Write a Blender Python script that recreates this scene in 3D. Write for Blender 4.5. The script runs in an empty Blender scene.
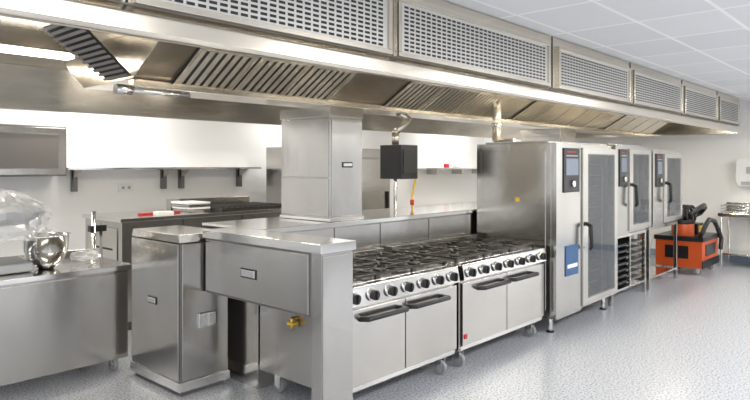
import bpy, bmesh, math, random
from mathutils import Vector, Matrix
random.seed(4)
sc=bpy.context.scene
sc.view_settings.view_transform='Standard'

# ---------------------------------------------------------------- materials
def mat(name,col,rough=.5,metal=0.,noise=None,bump=0.,emit=0.,alpha=1.,coat=0.,stretch=(1,1,1),scale=20,var=0.):
    m=bpy.data.materials.new(name); m.use_nodes=True
    nt=m.node_tree; p=nt.nodes['Principled BSDF']
    p.inputs['Base Color'].default_value=(*col,1); p.inputs['Roughness'].default_value=rough
    p.inputs['Metallic'].default_value=metal; p.inputs['Alpha'].default_value=alpha
    p.inputs['Coat Weight'].default_value=coat
    if emit:
        p.inputs['Emission Color'].default_value=(*col,1); p.inputs['Emission Strength'].default_value=emit
    if var or bump:
        tc=nt.nodes.new('ShaderNodeTexCoord'); mp=nt.nodes.new('ShaderNodeMapping')
        mp.inputs['Scale'].default_value=stretch
        n=nt.nodes.new('ShaderNodeTexNoise'); n.inputs['Scale'].default_value=scale; n.inputs['Detail'].default_value=3
        nt.links.new(tc.outputs['Object'],mp.inputs[0]); nt.links.new(mp.outputs[0],n.inputs['Vector'])
        if var:
            r=nt.nodes.new('ShaderNodeValToRGB')
            r.color_ramp.elements[0].position=.3; r.color_ramp.elements[1].position=.7
            r.color_ramp.elements[0].color=(*[c*(1-var) for c in col],1)
            r.color_ramp.elements[1].color=(*[min(1,c*(1+var)) for c in col],1)
            nt.links.new(n.outputs['Fac'],r.inputs[0]); nt.links.new(r.outputs[0],p.inputs['Base Color'])
        if bump:
            b=nt.nodes.new('ShaderNodeBump'); b.inputs['Strength'].default_value=bump; b.inputs['Distance'].default_value=.02
            nt.links.new(n.outputs['Fac'],b.inputs['Height']); nt.links.new(b.outputs[0],p.inputs['Normal'])
    return m
STEEL=mat('brushed_steel',(.60,.58,.545),.17,.98,var=.07,bump=.25,stretch=(.6,.6,1),scale=2.2)
STEELV=mat('satin_steel',(.54,.525,.50),.20,.96,var=.08,bump=.25,stretch=(1,1,.5),scale=2.5)
HOOD=mat('hood_steel',(.67,.62,.535),.2,.96,var=.06,bump=.14,stretch=(.3,1,1),scale=3)
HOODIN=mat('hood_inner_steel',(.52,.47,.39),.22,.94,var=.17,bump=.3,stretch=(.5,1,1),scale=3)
BRIGHT=mat('polished_steel',(.78,.77,.75),.14,1.)
FILTER=mat('filter_steel',(.84,.78,.67),.26,.8)
DARKST=mat('dark_steel',(.22,.21,.2),.4,.8)
SEAM=mat('seam_shadow',(.03,.03,.03),.7)
BLACK=mat('black_plastic',(.012,.012,.013),.35)
IRON=mat('cast_iron',(.035,.032,.03),.42,.4)
RUBBER=mat('grey_rubber',(.25,.26,.27),.6)
WHITE=mat('white_plastic',(.8,.8,.79),.35)
GREYP=mat('grey_plastic',(.4,.41,.42),.45)
GLASS=mat('tinted_oven_glass',(.10,.11,.12),.04,.0,alpha=.42,coat=.5)
SCREEN=mat('blue_screen',(.03,.08,.16),.15,0,coat=1.)
BLUE=mat('blue_label',(.03,.10,.24),.4)
ORANGE=mat('orange_paint',(.60,.09,.015),.35)
RED=mat('red_paint',(.5,.02,.02),.4)
YELLOW=mat('yellow_paint',(.85,.55,.04),.4)
BRASS=mat('brass',(.7,.45,.12),.3,1.)
WRAP=mat('plastic_wrap',(.85,.87,.9),.12,0,alpha=.34,coat=1.)
MIXER=mat('mixer_enamel',(.30,.31,.32),.3,.4)
LAMP=mat('lamp_diffuser',(1,.96,.88),.5,emit=9.)
PANEL=mat('added_panel_glow',(1,.98,.95),.5,emit=9.)
WALL=mat('wall_paint',(.86,.86,.85),.6)
WALLF=mat('reflection_wall_grey',(.40,.39,.38),.6)
COVE=mat('blue_grey_coving',(.3,.38,.5),.5)

def floor_mat():
    m=bpy.data.materials.new('speckled_vinyl'); m.use_nodes=True; nt=m.node_tree; p=nt.nodes['Principled BSDF']
    tc=nt.nodes.new('ShaderNodeTexCoord'); n=nt.nodes.new('ShaderNodeTexNoise'); n.inputs['Scale'].default_value=62; n.inputs['Detail'].default_value=5
    r=nt.nodes.new('ShaderNodeValToRGB'); e=r.color_ramp.elements
    e[0].position=.38; e[0].color=(.15,.16,.19,1); e[1].position=.58; e[1].color=(.54,.56,.60,1)
    x=r.color_ramp.elements.new(.46); x.color=(.40,.42,.46,1)
    nt.links.new(tc.outputs['Object'],n.inputs['Vector']); nt.links.new(n.outputs['Fac'],r.inputs[0]); nt.links.new(r.outputs[0],p.inputs['Base Color'])
    p.inputs['Roughness'].default_value=.28
    return m
def ceil_mat():
    m=bpy.data.materials.new('ceiling_tiles'); m.use_nodes=True; nt=m.node_tree; p=nt.nodes['Principled BSDF']
    tc=nt.nodes.new('ShaderNodeTexCoord'); b=nt.nodes.new('ShaderNodeTexBrick')
    b.offset=0; b.squash=1
    b.inputs['Color1'].default_value=(.80,.81,.83,1); b.inputs['Color2'].default_value=(.75,.76,.78,1)
    b.inputs['Mortar'].default_value=(.97,.97,.97,1)
    b.inputs['Scale'].default_value=1; b.inputs['Mortar Size'].default_value=.016
    b.inputs['Brick Width'].default_value=.85; b.inputs['Row Height'].default_value=.6
    nt.links.new(tc.outputs['Object'],b.inputs['Vector']); nt.links.new(b.outputs['Color'],p.inputs['Base Color'])
    p.inputs['Roughness'].default_value=.8
    return m

# ---------------------------------------------------------------- builder
class B:
    def __init__(s,name): s.bm=bmesh.new(); s.mats=[]; s.name=name
    def mi(s,m):
        if m not in s.mats: s.mats.append(m)
        return s.mats.index(m)
    def face(s,vs,m,smooth=False):
        try: f=s.bm.faces.new(vs)
        except ValueError: return
        f.material_index=s.mi(m); f.smooth=smooth
    def quad(s,pts,m): s.face([s.bm.verts.new(p) for p in pts],m)
    def box(s,x0,x1,y0,y1,z0,z1,m,M=None):
        P=[Vector((x,y,z)) for z in (z0,z1) for y in (y0,y1) for x in (x0,x1)]
        if M: P=[M@p for p in P]
        v=[s.bm.verts.new(p) for p in P]
        for a in ((0,2,3,1),(4,5,7,6),(0,1,5,4),(2,6,7,3),(0,4,6,2),(1,3,7,5)): s.face([v[i] for i in a],m)
    def prism(s,pts,x0,x1,m):
        a=[s.bm.verts.new((x0,y,z)) for y,z in pts]; b=[s.bm.verts.new((x1,y,z)) for y,z in pts]
        n=len(pts)
        for i in range(n): s.face([a[i],a[(i+1)%n],b[(i+1)%n],b[i]],m)
        s.face(a[::-1],m); s.face(b,m)
    def cyl(s,p0,p1,r,m,seg=14,r2=None,caps=True):
        p0=Vector(p0);p1=Vector(p1); r2=r if r2 is None else r2
        d=(p1-p0).normalized(); u=d.orthogonal().normalized(); w=d.cross(u)
        A=[];C=[]
        for i in range(seg):
            t=2*math.pi*i/seg; o=u*math.cos(t)+w*math.sin(t)
            A.append(s.bm.verts.new(p0+o*r)); C.append(s.bm.verts.new(p1+o*r2))
        for i in range(seg): s.face([A[i],A[(i+1)%seg],C[(i+1)%seg],C[i]],m,True)
        if caps: s.face(A[::-1],m); s.face(C,m)
    def sph(s,c,r,m,seg=14,rings=8,jit=0,smooth=True):
        c=Vector(c); R=r if isinstance(r,tuple) else (r,r,r)
        rows=[]
        for j in range(rings+1):
            ph=math.pi*j/rings; row=[]
            for i in range(seg):
                t=2*math.pi*i/seg; k=1+random.uniform(-jit,jit)
                row.append(s.bm.verts.new(c+Vector((R[0]*math.sin(ph)*math.cos(t)*k,R[1]*math.sin(ph)*math.sin(t)*k,R[2]*math.cos(ph)*k))))
            rows.append(row)
        for j in range(rings):
            for i in range(seg):
                s.face([rows[j][i],rows[j+1][i],rows[j+1][(i+1)%seg],rows[j][(i+1)%seg]],m,smooth)
    def tube(s,pts,r,m,seg=10):
        for a,b in zip(pts,pts[1:]): s.cyl(a,b,r,m,seg)
        for a in pts[1:-1]: s.sph(a,r*1.02,m,seg,6)
    def lathe(s,c,prof,m,seg=24,jit=0,smooth=True,sx=1,sy=1):
        rows=[[s.bm.verts.new((c[0]+sx*(r+random.uniform(-jit,jit))*math.cos(2*math.pi*i/seg),c[1]+sy*(r+random.uniform(-jit,jit))*math.sin(2*math.pi*i/seg),c[2]+z+random.uniform(-jit,jit)*.6)) for i in range(seg)] for r,z in prof]
        for a,b in zip(rows,rows[1:]):
            for i in range(seg):
                q=[a[i],a[(i+1)%seg],b[(i+1)%seg],b[i]]
                if smooth: s.face(q,m,True)
                else: s.face(q[:3],m); s.face([q[0],q[2],q[3]],m)
    def castor(s,x,y,r=.055,top=.16):
        s.cyl((x-.018,y,r),(x+.018,y,r),r,RUBBER,18); s.cyl((x-.021,y,r),(x+.021,y,r),r*.5,BRIGHT,12)
        s.box(x-.028,x-.022,y-.03,y+.03,r*.8,top-.02,BRIGHT); s.box(x+.022,x+.028,y-.03,y+.03,r*.8,top-.02,BRIGHT)
        s.cyl((x,y,top-.03),(x,y,top+.01),.035,BRIGHT,12)
    def done(s,bevel=.005,parent=None):
        bmesh.ops.recalc_face_normals(s.bm,faces=s.bm.faces)
        me=bpy.data.meshes.new(s.name); s.bm.to_mesh(me); s.bm.free()
        for m in s.mats: me.materials.append(m)
        o=bpy.data.objects.new(s.name,me); sc.collection.objects.link(o)
        if bevel:
            b=o.modifiers.new('bevel','BEVEL'); b.width=bevel; b.segments=2; b.limit_method='ANGLE'; b.angle_limit=math.radians(50)
        if parent: o.parent=parent
        return o
def empty(n):
    o=bpy.data.objects.new(n,None); sc.collection.objects.link(o); return o

# ---------------------------------------------------------------- room
XW,YB=12.6,8.0
b=B('floor'); b.box(-4,XW+.1,-5,YB+.1,-.1,0,floor_mat()); b.done(0)
b=B('ceiling'); b.box(-4,XW+.1,-5,YB+.1,2.9,3.0,ceil_mat()); b.done(0)
b=B('wall_back'); b.box(-4,XW,YB,YB+.1,0,2.9,WALL); b.done(0)
b=B('wall_right'); b.box(XW,XW+.1,-5,YB+.1,0,2.9,WALL); b.done(0)
b=B('reflection_wall')   # unseen wall with window gaps, added to vary the steel's reflections
b.box(-4,XW,-5.1,-5,0,.85,WALLF); b.box(-4,XW,-5.1,-5,2.5,2.9,WALLF)
x=-4
while x<XW: b.box(x,min(x+.8,XW),-5.1,-5,.85,2.5,WALLF); x+=2.6
b.done(0)
b=B('baseboard_right'); b.prism([(-5,0),(YB,0),(YB,.12),(-5,.12)],XW-.02,XW,COVE); b.done(0)
b=B('baseboard_back'); b.box(-4,XW-.02,YB-.02,YB,0,.12,COVE); b.done(0)

# ---------------------------------------------------------------- extraction hood
H=empty('extraction_hood')
HX0,HX1=-.6,12.1
b=B('canopy')
b.prism([(2.55,2.895),(2.55,2.435),(2.46,2.38),(2.46,2.31),(2.475,2.29),(2.52,2.29),(2.62,2.6),(2.62,2.895)],HX0,HX1,HOOD)
b.box(HX0,HX1,2.62,6.4,2.62,2.895,HOODIN)
b.prism([(5.9,2.62),(6.58,2.29),(6.65,2.29),(6.65,2.895),(6.4,2.895),(6.4,2.62)],HX0,HX1,HOODIN)
b.box(HX1-.03,HX1,2.56,6.6,2.29,2.62,HOOD); b.box(HX0,HX0+.03,2.56,6.6,2.29,2.62,HOOD)
for x in (1.2,2.7,4.2,5.7): b.box(x,x+.012,5.88,6.62,2.60,2.612,SEAM)
b.done(.006,H)
panels=[(-.45,1.18),(1.29,2.90),(3.02,5.02),(5.25,6.93),(7.1,8.79),(8.98,10.56),(10.75,12.0)]
b=B('air_grilles'); s=B('grille_slots')
LT=mat('grille_plate',(.66,.65,.62),.35,.6)
for x0,x1 in panels:
    b.box(x0,x1,2.535,2.55,2.455,2.80,LT)
    for (a,c,d,e) in ((x0-.03,x1+.03,2.438,2.468),(x0-.03,x1+.03,2.787,2.817)): b.box(a,c,2.518,2.552,d,e,HOOD)
    for xx in (x0-.03,x1): b.box(xx,xx+.03,2.518,2.552,2.468,2.787,HOOD)
    nc=int((x1-x0-.06)/.058); nr=11
    for i in range(nc):
        for j in range(nr):
            X=x0+.04+i*(x1-x0-.07)/nc; Z=2.482+j*.0272
            s.quad([(X,2.5335,Z),(X+.043,2.5335,Z),(X+.043,2.5335,Z+.0145),(X,2.5335,Z+.0145)],SEAM)
b.done(.003,H); s.done(0,H)
b=B('fascia_seams')
for x in (1.235,2.96,5.135,7.015,8.885,10.655):
    b.box(x-.004,x+.004,2.544,2.551,2.44,2.89,SEAM)
b.box(HX0,HX1,2.545,2.552,2.43,2.438,DARKST)
b.done(0,H)
FY0,FZ0,FY1,FZ1=3.58,2.54,3.95,2.32
CY=4.33
b=B('plenum')
PX0=1.95
b.prism([(FY0,2.62),(FY0,FZ0),(FY1,FZ1),(2*CY-FY1,FZ1),(2*CY-FY0,FZ0),(2*CY-FY0,2.62)],PX0,HX1-.04,HOODIN)
b.prism([(FY1-.02,FZ1-.0),(FY1-.02,FZ1-.05),(FY1+.05,FZ1-.05),(FY1+.05,FZ1)],PX0,HX1-.04,HOOD)
b.done(.004,H)
b=B('baffle_filters')
def filt(x0,x1,m1=FILTER):
    n=Vector((0,FZ1-FZ0,-(FY1-FY0))).normalized()
    A=Vector((0,FY0,FZ0)); C=Vector((0,FY1,FZ1)); d=(C-A)
    def P(x,t,o): q=A+d*t+n*o; return (x,q.y,q.z)
    b.quad([P(x0,.03,.004),P(x1,.03,.004),P(x1,.97,.004),P(x0,.97,.004)],SEAM)
    for t0,t1 in ((.0,.07),(.93,1.)):
        b.quad([P(x0,t0,.022),P(x1,t0,.022),P(x1,t1,.022),P(x0,t1,.022)],m1)
    k=x0+.03
    while k<x1-.03:
        b.quad([P(k,.05,.010),P(k+.034,.05,.018),P(k+.034,.95,.018),P(k,.95,.010)],m1)
        k+=.068
    for x in (x0,x1-.025): b.quad([P(x,0,.024),P(x+.025,0,.024),P(x+.025,1,.024),P(x,1,.024)],m1)
for g0,g1,n in ((2.22,3.72,3),(4.42,6.72,4),(6.8,9.4,5),(9.7,11.8,4)):
    w=(g1-g0)/n
    for i in range(n): filt(g0+i*w+.01,g0+(i+1)*w-.01)
b.done(0,H)
b=B('end_filter')
TA=[Vector((1.45,3.62,2.60)),Vector((1.45,4.1,2.60))]; TB=[Vector((1.95,3.95,2.34)),Vector((1.95,4.3,2.34))]
b.quad([TA[0],TA[1],TB[1],TB[0]],SEAM)
for i in range(12):
    t=i/12; t2=t+.045
    o=Vector((-.015,-.01,-.015))
    b.quad([TA[0].lerp(TB[0],t)+o,TA[1].lerp(TB[1],t)+o,TA[1].lerp(TB[1],t2)+o,TA[0].lerp(TB[0],t2)+o],DARKST)
b.done(0,H)
b=B('hood_lamps')
b.box(.9,1.8,4.5,4.62,2.50,2.53,LAMP); b.box(.88,1.82,4.48,4.64,2.53,2.62,HOODIN)
for x in (1.6,3.6,5.6,7.6,9.6):
    b.box(x,x+1.2,3.0,3.12,2.575,2.585,LAMP); b.box(x-.02,x+1.22,2.98,3.14,2.585,2.62,HOODIN)
for x in (3.0,6.0,9.0):
    b.box(x,x+1.2,5.4,5.5,2.575,2.585,LAMP); b.box(x-.02,x+1.22,5.38,5.52,2.585,2.62,HOODIN)
b.done(0,H)
b=B('suppression_pipes')
b.tube([(1.95,4.0,2.25),(2.4,4.0,2.25)],.02,BRIGHT); b.cyl((1.86,4.0,2.25),(1.97,4.0,2.25),.035,BRIGHT)
b.cyl((2.35,4.0,2.25),(2.35,4.0,2.34),.012,BRIGHT); b.cyl((2.0,4.0,2.25),(2.0,4.0,2.34),.012,BRIGHT)
b.tube([(5.1,4.3,2.31),(5.25,4.3,2.25),(5.1,4.35,2.1),(5.1,4.35,1.97)],.04,FILTER)
b.cyl((6.1,3.7,2.02),(6.1,3.7,2.50),.05,FILTER)
b.cyl((6.1,3.7,2.18),(6.1,3.7,2.22),.065,BRIGHT)
b.done(0,H)

# ---------------------------------------------------------------- service columns
def plate(b,x,y,z,face,w=.13,h=.05):
    if face=='x':
        b.box(x-.006,x,y-w/2,y+w/2,z-h/2,z+h/2,BLACK); b.box(x-.012,x-.005,y-w/2+.012,y+w/2-.012,z-h/2+.01,z+h/2-.01,BRIGHT)
    else:
        b.box(x-w/2,x+w/2,y-.006,y,z-h/2,z+h/2,BLACK); b.box(x-w/2+.012,x+w/2-.012,y-.012,y-.005,z-h/2+.01,z+h/2-.01,BRIGHT)
def column(name,x0,x1,y0,y1,z0,z1):
    b=B(name)
    b.box(x0,x1,y0,y1,z0,z1,STEELV)
    b.box(x0+.015,x1-.015,y0-.008,y0,z0+.04,z1-.10,STEELV)
    b.box(x0-.008,x0,y0+.015,y1-.015,z0+.04,z0+.38,STEELV)
    b.box(x0-.008,x0,y0+.015,y1-.015,z0+.388,z1-.10,STEELV)
    b.box(x0-.010,x1+.01,y0-.010,y1+.01,z1-.09,z1,STEEL)
    b.box(x0-.015,x1+.01,y0-.015,y1+.01,z0,z0+.03,BRIGHT)
    plate(b,(x0+x1)/2,y0-.008,z0+.50,'y')
    return b.done(.003)
column('service_column',3.75,4.16,3.95,4.62,1.252,2.268)
column('service_column',8.3,8.8,4.0,4.62,1.252,2.268)

# ---------------------------------------------------------------- island spine
b=B('island_service_spine')
b.box(2.96,11.0,3.93,4.68,.0,1.21,STEEL)
b.box(2.955,11.02,3.89,4.72,1.21,1.25,BRIGHT)
b.box(2.96,5.88,3.90,3.93,.9,1.2,STEELV)
for x in (3.75,4.35,5.1): b.box(x,x+.006,3.895,3.93,.92,1.2,SEAM)
b.box(2.64,2.955,2.86,4.21,1.19,1.25,BRIGHT)
b.box(2.655,2.93,2.97,4.19,.77,1.19,DARKST)
b.box(2.645,2.655,2.99,4.17,.79,1.175,STEELV)
b.box(2.655,2.93,2.87,2.97,.0,1.19,STEELV)
b.box(2.66,2.925,2.862,2.87,.03,1.17,STEELV)
plate(b,2.645,3.62,.98,'x',.18,.07)
b.done(.006)
b=B('service_pedestal')
b.box(2.46,2.88,4.22,4.98,.05,1.15,DARKST)
b.box(2.475,2.86,4.24,4.96,0,.05,DARKST)
b.prism([(4.22,1.16),(4.98,1.16),(4.96,1.22),(4.24,1.22)],2.455,2.88,STEEL)
b.box(2.448,2.46,4.235,4.97,.12,1.15,STEELV)
b.box(2.47,2.87,4.208,4.22,.12,1.15,STEELV)
b.box(2.445,2.888,4.205,4.988,.04,.11,BRIGHT)
plate(b,2.448,4.62,.68,'x',.14,.06)
b.done(.006)
b=B('double_socket')
b.box(2.60,2.77,4.19,4.208,.50,.61,BRIGHT)
for x in (2.625,2.70): b.box(x,x+.045,4.184,4.192,.515,.595,GREYP)
b.done(.003)

# ---------------------------------------------------------------- range cookers
def cooker(x0,x1):
    b=B('range_cooker'); yf=2.99; yb=3.88
    b.box(x0,x1,yf+.03,yb,.17,.80,STEELV)
    b.box(x0,x1,yf+.02,yb,.76,.895,STEEL)
    b.prism([(yf-.03,.775),(yf+.03,.765),(yf+.03,.895),(yf-.01,.895)],x0,x1,BRIGHT)
    b.box(x0-.0,x1+.0,yf+.035,yf+.05,.17,.76,SEAM)
    xm=(x0+x1)/2
    for a,c in ((x0+.01,xm-.006),(xm+.006,x1-.01)):
        b.box(a,c,yf-.005,yf+.035,.215,.745,STEEL)
    b.box(x0+.01,x1-.01,yf+.015,yf+.035,.17,.205,BRIGHT)
    for a,c in ((xm-.50,xm-.03),(xm+.03,xm+.50)):
        b.tube([(a,yf,.675),(a+.03,yf-.065,.68),(c-.03,yf-.065,.68),(c,yf,.675)],.019,BLACK)
    n=7
    for i in range(n):
        X=x0+.1+(x1-x0-.2)*i/(n-1)
        b.cyl((X,yf-.01,.835),(X,yf-.032,.833),.045,BRIGHT,20)
        b.cyl((X,yf-.03,.833),(X,yf-.062,.832),.036,BLACK,20)
        b.box(X-.006,X+.006,yf-.075,yf-.06,.802,.864,BLACK)
    b.box(x0+.03,x0+.07,yf-.012,yf-.004,.27,.31,RED)
    b.box(x0,x1,yf-.01,yb,.895,.905,BRIGHT)
    b.box(x0+.04,x1-.04,yf+.07,yb-.1,.9045,.9075,STEELV)
    cw=(x1-x0-.08)/3; ch=(yb-yf-.18)/2
    for i in range(3):
        for j in range(2):
            cx=x0+.04+cw*(i+.5); cy=yf+.08+ch*(j+.5); hx=cw/2-.012; hy=ch/2-.012; z=.945
            b.cyl((cx,cy,.905),(cx,cy,.922),.085,DARKST,20); b.cyl((cx,cy,.92),(cx,cy,.938),.055,IRON,20)
            for sx in (-1,1):
                b.box(cx+sx*hx-.009,cx+sx*hx+.009,cy-hy,cy+hy,z-.01,z+.006,IRON)
                b.box(cx-hx,cx+hx,cy+sx*hy-.009,cy+sx*hy+.009,z-.01,z+.006,IRON)
            for k in range(8):
                t=k*math.pi/4; ux,uy=math.cos(t),math.sin(t)
                L=min(hx/max(abs(ux),1e-3),hy/max(abs(uy),1e-3))
                b.cyl((cx+ux*.065,cy+uy*.065,z+.004),(cx+ux*L,cy+uy*L,z+.004),.008,IRON,6)
            for sx in (-1,1):
                for sy in (-1,1): b.box(cx+sx*hx-.012,cx+sx*hx+.012,cy+sy*hy-.012,cy+sy*hy+.012,.905,z,IRON)
    b.box(x0+.02,x1-.02,yb-.09,yb,.9,.985,STEEL)
    b.box(x0+.06,x1-.06,yb-.07,yb-.02,.983,.987,SEAM)
    for x in (x0+.1,x1-.1):
        for y in (yf+.1,yb-.12): b.castor(x,y,.06,.17)
    return b
b=cooker(2.94,4.30)
b.tube([(2.94,3.45,.64),(2.9,3.45,.64),(2.9,3.45,.57)],.016,BRASS); b.box(2.875,2.93,3.42,3.48,.60,.62,YELLOW)
b.done(.003)
cooker(4.37,5.84).done(.003)

# ---------------------------------------------------------------- combi ovens
def oven(b,x0,x1,yf,yb,z0,z1,cp,nr):
    xc=x0+(x1-x0)*cp
    # carcass with a real cavity behind the door
    yc=yf+.55
    b.box(x0,x1,yc,yb,z0,z1,STEEL)
    b.box(x0,xc+.04,yf+.06,yc,z0,z1,STEEL)
    b.box(x1-.06,x1,yf+.06,yc,z0,z1,STEEL)
    b.box(xc+.04,x1-.06,yf+.06,yc,z0,z0+.10,STEEL); b.box(xc+.04,x1-.06,yf+.06,yc,z1-.10,z1,STEEL)
    b.box(xc+.041,x1-.061,yc-.02,yc-.002,z0+.1,z1-.1,DARKST)
    b.box(xc+.041,xc+.05,yf+.07,yc-.02,z0+.1,z1-.1,DARKST); b.box(x1-.07,x1-.061,yf+.07,yc-.02,z0+.1,z1-.1,DARKST)
    gz0,gz1=z0+.16,z1-.16
    for k in range(nr):
        z=gz0+(gz1-gz0)*(k+.5)/nr
        b.cyl((xc+.06,yf+.12,z),(x1-.08,yf+.12,z),.008,BRIGHT,6)
        for j in range(3): b.cyl((xc+.06,yf+.2+.1*j,z),(x1-.08,yf+.2+.1*j,z),.005,BRIGHT,6)
    b.box(xc+.12,xc+.135,yf+.10,yf+.115,z0+.11,z1-.11,BRIGHT); b.box(x1-.16,x1-.145,yf+.10,yf+.115,z0+.11,z1-.11,BRIGHT)
    b.box(x0+.0,xc-.006,yf,yf+.06,z0,z1,STEELV)
    # door frame + glass
    d0,d1=xc+.004,x1-.004; a0,a1=xc+.15,x1-.12; h0,h1=z0+.13,z1-.12
    b.box(d0,a0,yf-.02,yf+.04,z0+.04,z1-.04,STEEL); b.box(a1,d1,yf-.02,yf+.04,z0+.04,z1-.04,STEEL)
    b.box(a0,a1,yf-.02,yf+.04,z0+.04,h0,STEEL); b.box(a0,a1,yf-.02,yf+.04,h1,z1-.04,STEEL)
    b.box(a0-.015,a1+.015,yf-.027,yf-.019,h0-.015,h1+.015,GLASS)
    hh=z1-z0
    d0=x0+(xc-x0)*.25; d1=xc-(xc-x0)*.12
    b.box(d0,d1,yf-.012,yf,z1-.52,z1-.05,BLACK)
    b.box(d0+.04,d1-.04,yf-.016,yf-.01,z1-.34,z1-.16,SCREEN)
    b.box(d0+.06,d1-.12,yf-.016,yf-.01,z1-.10,z1-.085,RED)
    b.box(d0+.05,d1-.05,yf-.016,yf-.01,z1-.14,z1-.125,GREYP)
    b.cyl(((d0+d1)/2,yf-.01,z1-.43),((d0+d1)/2,yf-.04,z1-.43),.035,BRIGHT,18)
    zc=z0+hh*.45
    b.tube([(xc+.06,yf-.02,zc+.13),(xc+.06,yf-.08,zc+.1),(xc+.06,yf-.09,zc-.12),(xc+.09,yf-.06,zc-.15)],.022,BLACK)
    b.box(x0+.02,x1-.02,yf+.1,yb-.1,z1,z1+.02,STEELV)
def combi_tall():
    b=B('floor_standing_combi_oven')
    x0,x1,yf,yb,z0,z1=5.94,7.52,2.90,3.86,.16,1.98
    oven(b,x0,x1,yf,yb,z0,z1,.38,12)
    b.box(x0+.20,x0+.50,yf-.01,yf,.58,.90,BLUE); b.box(x0+.23,x0+.47,yf-.014,yf-.008,.66,.70,WHITE)
    b.box(x0-.008,x0,yf+.12,yb-.06,z0+.08,z1-.08,STEEL)
    for k in range(5): b.box(x0-.012,x0-.006,yb-.3,yb-.1,.35+k*.03,.36+k*.03,SEAM)
    b.box(x0-.012,x0-.007,yf+.42,yf+.47,1.36,1.40,YELLOW)
    b.tube([(x0+.2,yb-.35,z1),(x0+.2,yb-.35,z1+.05),(x0+.2,yb-.1,z1+.05)],.02,BRIGHT)
    for x in (x0+.1,x1-.1):
        for y in (yf+.12,yb-.1): b.cyl((x,y,0),(x,y,.16),.025,BRIGHT,12); b.cyl((x,y,0),(x,y,.02),.04,BLACK,12)
    b.done(.004)
combi_tall()
def combi_stand(x0,x1,z0,z1,trays):
    b=B('combi_oven')
    oven(b,x0,x1,2.95,3.85,z0,z1,.34,7)
    b.done(.004)
    s=B('oven_stand')
    y0,y1=3.0,3.82; zt=z0-.001
    s.box(x0,x1,y0,y1,zt-.04,zt,BRIGHT); s.box(x0+.05,x1-.05,y0+.05,y1-.05,.12,.15,BRIGHT)
    for x in (x0,x1-.05):
        for y in (y0,y1-.05): s.box(x,x+.05,y,y+.05,.0,zt-.04,STEEL)
    if trays:
        s.box(x0+.05,x1-.05,y1-.06,y1-.05,.15,zt-.04,DARKST)
        for k in range(7):
            z=.2+k*.08; s.box(x0+.07,x0+.1,y0+.03,y1-.1,z,z+.02,BRIGHT); s.box((x0+x1)/2-.02,(x0+x1)/2+.01,y0+.03,y1-.1,z,z+.02,BRIGHT)
            s.box(x0+.1,(x0+x1)/2-.02,y0+.03,y1-.12,z+.015,z+.045,BLACK)
            s.box((x0+x1)/2+.05,x1-.08,y0+.03,y1-.12,z+.015,z+.045,DARKST)
        s.box((x0+x1)/2,(x0+x1)/2+.03,y0,y1-.1,.15,zt-.04,STEEL)
    s.done(.003)
combi_stand(7.64,8.86,.86,2.0,True)
combi_stand(8.98,10.25,.88,1.96,False)

# ---------------------------------------------------------------- right end
b=B('oil_filter_machine')
b.box(10.62,11.55,2.75,3.45,.12,.54,ORANGE)
b.box(10.60,11.57,2.735,2.75,.12,.24,BLACK); b.box(10.80,11.36,2.738,2.75,.30,.48,BLACK)
b.box(10.612,10.62,2.95,3.3,.26,.46,BLACK)
b.box(10.60,11.57,2.73,3.47,.54,.61,BLACK)
b.cyl((10.85,3.1,.61),(10.85,3.1,.80),.17,ORANGE,24); b.cyl((10.85,3.1,.80),(10.85,3.1,.86),.18,BLACK,24)
b.box(11.13,11.46,2.95,3.35,.61,.78,BLACK); b.cyl((11.3,3.15,.78),(11.3,3.15,.92),.09,ORANGE,16); b.box(11.18,11.42,2.94,2.95,.64,.74,YELLOW)
b.tube([(10.85,3.1,.84),(10.75,2.95,.96),(10.85,2.85,1.06),(11.1,2.85,1.09),(11.35,2.9,1.04),(11.48,3.0,.94),(11.38,3.1,.88)],.04,BLACK)
b.tube([(10.68,2.8,.6),(10.58,2.74,.69),(10.64,2.70,.82),(10.9,2.72,.88),(11.2,2.72,.84),(11.46,2.74,.72),(11.56,2.7,.52),(11.5,2.7,.35)],.035,BLACK)
for k in range(4):
    pts=[(10.95+.24*math.cos(t*math.pi/8)+.02*k,3.0+.06*k,.93+.15*math.sin(t*math.pi/8)) for t in range(17)]
    b.tube(pts,.022,BLACK,8)
for x in (10.74,11.43):
    for y in (2.84,3.35): b.castor(x,y,.05,.13)
b.done(.008)
b=B('mop'); b.cyl((11.3,3.9,.02),(11.3,3.9,1.85),.016,YELLOW); b.box(11.15,11.45,3.85,3.95,0,.05,BLUE); b.done(.002)
b=B('water_pipe'); b.cyl((11.45,4.0,.0),(11.45,4.0,1.98),.04,BRIGHT); b.box(11.40,11.5,3.95,4.05,1.2,1.3,GREYP); b.done(.002)
b=B('hand_wash_sink')
b.box(11.95,12.57,1.5,2.85,.86,.92,BRIGHT); b.box(12.0,12.5,1.55,2.3,.66,.86,STEEL)
b.box(12.54,12.57,1.5,2.85,.92,1.08,STEEL)
for x in (11.98,12.5):
    for y in (1.54,2.8): b.cyl((x,y,0),(x,y,.86),.02,BRIGHT)
b.box(11.97,12.53,1.54,2.8,.2,.23,BRIGHT)
b.tube([(12.5,2.0,.92),(12.5,2.0,1.15),(12.3,2.0,1.2),(12.25,2.0,1.1)],.014,BRIGHT)
b.done(.004)
b=B('wire_basket')
for z in (.93,.99,1.05):
    b.tube([(12.05,2.45,z),(12.4,2.45,z),(12.4,2.82,z),(12.05,2.82,z),(12.05,2.45,z)],.006,BRIGHT,6)
for i in range(6):
    x=12.05+.07*i; b.cyl((x,2.45,.925),(x,2.45,1.05),.004,BRIGHT,6); b.cyl((x,2.82,.925),(x,2.82,1.05),.004,BRIGHT,6); b.cyl((x,2.45,.928),(x,2.82,.928),.004,BRIGHT,6)
b.done(0)
b=B('paper_towel_dispenser')
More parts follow.
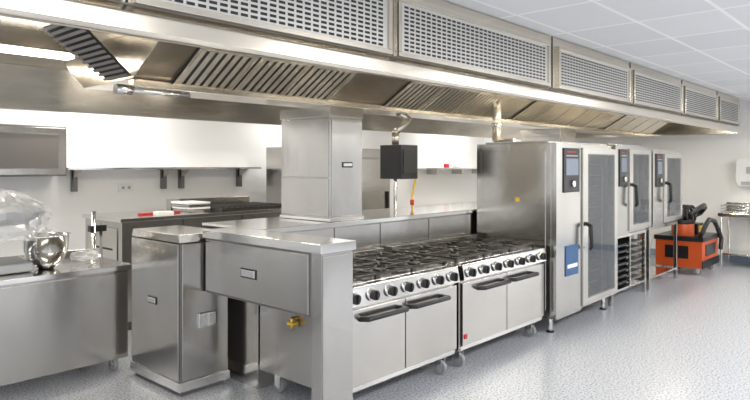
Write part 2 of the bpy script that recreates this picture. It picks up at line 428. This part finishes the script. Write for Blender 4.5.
b.prism([(2.30,1.38),(2.62,1.38),(2.66,1.45),(2.66,1.80),(2.62,1.86),(2.30,1.86)],12.36,12.6,WHITE); b.box(12.352,12.362,2.36,2.58,1.40,1.46,GREYP); b.box(12.352,12.362,2.43,2.5,1.6,1.72,GREYP)
b.done(.01)

# ---------------------------------------------------------------- left bench, mixer
b=B('refrigerated_bench')
b.box(.2,2.54,5.11,5.95,.86,.9,BRIGHT)
b.box(.22,2.5,5.14,5.93,.11,.86,STEELV)
for a,c in ((.24,1.3),(1.32,2.48)): b.box(a,c,5.12,5.14,.14,.84,STEELV)
b.box(.22,2.5,5.93,5.95,.9,.96,STEEL)
for x in (.4,2.40):
    for y in (5.2,5.85): b.castor(x,y,.06,.13)
b.done(.005)
M=empty('stand_mixer')
b=B('mixer_body')
mx,my=1.70,5.5; z0=.905
b.prism([(my-.18,z0),(my+.2,z0),(my+.18,.99),(my-.16,.98)],mx-.34,mx+.12,MIXER)
b.prism([(my-.11,.98),(my+.11,.98),(my+.09,1.32),(my-.09,1.32)],mx-.30,mx-.1,MIXER)
b.sph((mx-.06,my,1.38),(.33,.13,.12),MIXER,20,10)
b.cyl((mx+.17,my,1.22),(mx+.17,my,1.34),.06,BRIGHT,16); b.cyl((mx+.17,my,1.05),(mx+.17,my,1.24),.02,BRIGHT,10)
b.box(mx-.26,mx-.14,my-.125,my-.1,1.08,1.25,BLACK)
b.done(.02,M)
b=B('mixer_bowl'); b.lathe((mx+.25,my-.06,z0),[(.06,0),(.08,.01),(.13,.06),(.165,.15),(.172,.27),(.185,.275),(.168,.26),(.13,.08),(.0,.03)],BRIGHT,28)
b.tube([(mx+.11,my-.15,z0+.2),(mx+.08,my-.19,z0+.17),(mx+.09,my-.18,z0+.10),(mx+.13,my-.14,z0+.08)],.009,BRIGHT,8); b.done(0,M)
b=B('plastic_cover')
b.lathe((mx-.06,my,z0),[(.0,.64),(.08,.635),(.16,.60),(.23,.56),(.28,.52),(.32,.47),(.33,.42),(.31,.37),(.34,.32),(.31,.28),(.35,.25)],WRAP,34,.024,False,1.1,.62)
b.done(0,M)
b=B('wrapped_utensil_bag'); b.sph((2.30,5.50,.963),(.13,.10,.05),WRAP,18,9,.14,False); b.cyl((2.24,5.48,.95),(2.36,5.53,.95),.02,BRIGHT); b.done(0)
b=B('standpipe')
b.cyl((2.62,6.1,0),(2.62,6.1,1.30),.022,BRIGHT); b.cyl((2.70,6.12,0),(2.70,6.12,1.2),.016,DARKST); b.box(2.58,2.74,6.08,6.14,1.1,1.16,BLACK); b.done(0)

# ---------------------------------------------------------------- rear suite and wall
b=B('rear_cooking_suite')
b.box(3.0,5.3,6.3,7.2,.1,1.15,STEELV); b.box(2.97,5.32,6.27,7.22,1.15,1.19,BRIGHT); b.box(3.05,5.25,6.35,7.15,0,.1,DARKST)
for x in (3.7,4.5): b.box(x,x+.01,6.29,6.3,.15,1.14,SEAM)
b.box(2.99,3.0,6.4,7.1,.3,1.08,STEEL)
for k in range(3): b.box(2.985,2.992,6.5,7.0,.4+.22*k,.42+.22*k,SEAM)
b.box(4.0,5.2,7.1,7.2,1.19,1.32,STEEL)
b.done(.005)
b=B('cast_iron_griddle'); b.box(4.25,5.25,6.35,7.0,1.191,1.23,IRON)
for k in range(12): b.box(4.28+.08*k,4.30+.08*k,6.36,6.99,1.23,1.245,IRON)
b.done(.002)
b=B('stacked_trays')
for k in range(4): b.box(3.95-.01*k,4.22,6.55,6.95,1.192+.03*k,1.214+.03*k,WHITE if k%2 else BRIGHT)
b.done(.003)
b=B('red_utensil_rack'); b.box(3.35,3.85,6.6,6.66,1.191,1.21,RED); b.box(3.45,3.65,6.4,6.5,1.191,1.23,WHITE); b.done(.003)
b=B('upright_fridge')
for x0,x1 in ((5.92,7.0),(7.02,8.1)):
    b.box(x0,x1,7.05,7.66,.12,2.02,STEELV); b.box(x0+.02,x1-.02,7.01,7.05,.18,1.85,STEEL); b.box(x0,x1,7.02,7.05,1.87,2.02,STEEL)
    b.box(x1-.12,x1-.09,6.97,7.01,.9,1.3,BLACK)
    for x in (x0+.08,x1-.08):
        b.cyl((x,7.1,0),(x,7.1,.12),.025,BRIGHT); b.cyl((x,7.6,0),(x,7.6,.12),.025,BRIGHT)
b.done(.005)
b=B('wall_cabinet')
b.box(1.2,2.95,7.6,7.999,1.62,2.2,DARKST)
for a,c in ((1.22,2.06),(2.08,2.93)):
    b.box(a,c,7.58,7.6,1.64,2.18,STEELV); b.box(a+.08,c-.08,7.574,7.58,1.71,2.11,DARKST)
b.done(.005)
b=B('wall_shelf')
b.box(3.0,5.85,7.68,7.999,1.69,1.72,BRIGHT)
for x in (3.15,4.35,4.62,5.6): b.box(x,x+.05,7.9,7.999,1.42,1.69,DARKST); b.prism([(7.7,1.69),(7.95,1.69),(7.95,1.55)],x,x+.03,STEEL)
b.done(.003)
b=B('wall_shelf')
b.box(10.0,12.3,7.7,7.999,1.66,1.69,BRIGHT)
for x in (10.4,11.3,12.1): b.box(x,x+.04,7.72,7.999,1.55,1.66,STEEL)
b.done(.003)
b=B('wall_socket'); b.box(3.75,3.95,7.97,7.999,1.40,1.50,WHITE); b.box(3.79,3.83,7.965,7.97,1.43,1.47,GREYP); b.box(3.87,3.91,7.965,7.97,1.43,1.47,GREYP); b.done(.004)
b=B('wall_bench')
b.box(8.2,12.3,7.3,7.97,.86,.9,BRIGHT); b.box(8.25,12.25,7.35,7.95,.25,.28,STEEL)
for x in (8.25,10.2,12.2):
    for y in (7.35,7.9): b.box(x,x+.05,y,y+.05,0,.86,STEEL)
b.done(.003)
b=B('control_box'); b.box(5.02,5.3,4.2,4.5,1.6,1.965,BLACK); b.box(5.05,5.27,4.19,4.2,1.66,1.92,SEAM); b.cyl((5.1,4.35,1.251),(5.1,4.35,1.6),.02,BRIGHT); b.done(.01)
b=B('gas_hose'); b.tube([(5.45,4.4,1.251),(5.45,4.4,1.4),(5.5,4.4,1.55),(5.54,4.4,1.68)],.011,YELLOW); b.cyl((5.45,4.4,1.3),(5.45,4.4,1.36),.022,RED); b.done(0)
b=B('red_canister'); b.cyl((10.9,7.85,1.691),(10.9,7.85,1.78),.06,RED); b.cyl((11.3,7.85,1.691),(11.3,7.85,1.8),.08,WHITE); b.done(0)

# ---------------------------------------------------------------- lights
def area(n,loc,sx,sy,e,rot=(0,0,0),col=(1,.98,.95)):
    l=bpy.data.lights.new(n,'AREA'); l.shape='RECTANGLE'; l.size=sx; l.size_y=sy; l.energy=e; l.color=col
    o=bpy.data.objects.new(n,l); o.location=loc; o.rotation_euler=rot; sc.collection.objects.link(o)
b=B('added_glow_panel')  # glowing panels out of view, added as main light
for x in (-1,2,5,8,11):
    for y in (-1.2,-3.4): b.box(x-.6,x+.6,y-.3,y+.3,2.885,2.899,PANEL)
b.done(0)
for x in (-1,2,5,8,11): area('front_fill',(x,-.6,2.86),1.2,.6,88)  # unseen area lights, added for more light from the front
for x in (1,3.5,7,11): area('rear_fill',(x,7.2,2.86),1.2,.5,38)  # area lights added to brighten the back wall, no fitting there
for x in (2.2,4.2,6.2,8.2,10.2): area('hood_lamp',(x,3.06,2.56),1.1,.1,9 if x<5 else 20,col=(1,.88,.66))
for x in (1.2,3.6,6.6,9.6): area('hood_lamp_rear',(x,5.45,2.56),1.1,.1,16,col=(1,.9,.75))
w=bpy.data.worlds.new('w'); sc.world=w; w.use_nodes=True
w.node_tree.nodes['Background'].inputs[0].default_value=(.93,.96,1,1); w.node_tree.nodes['Background'].inputs[1].default_value=1.5

# ---------------------------------------------------------------- camera
cd=bpy.data.cameras.new('cam'); cd.sensor_width=36; cd.lens=620/750*36; cd.shift_y=-35/750
co=bpy.data.objects.new('camera',cd); co.location=(0,0,1.75); co.rotation_euler=(math.radians(90),0,math.radians(-47.66))
sc.collection.objects.link(co); sc.camera=co
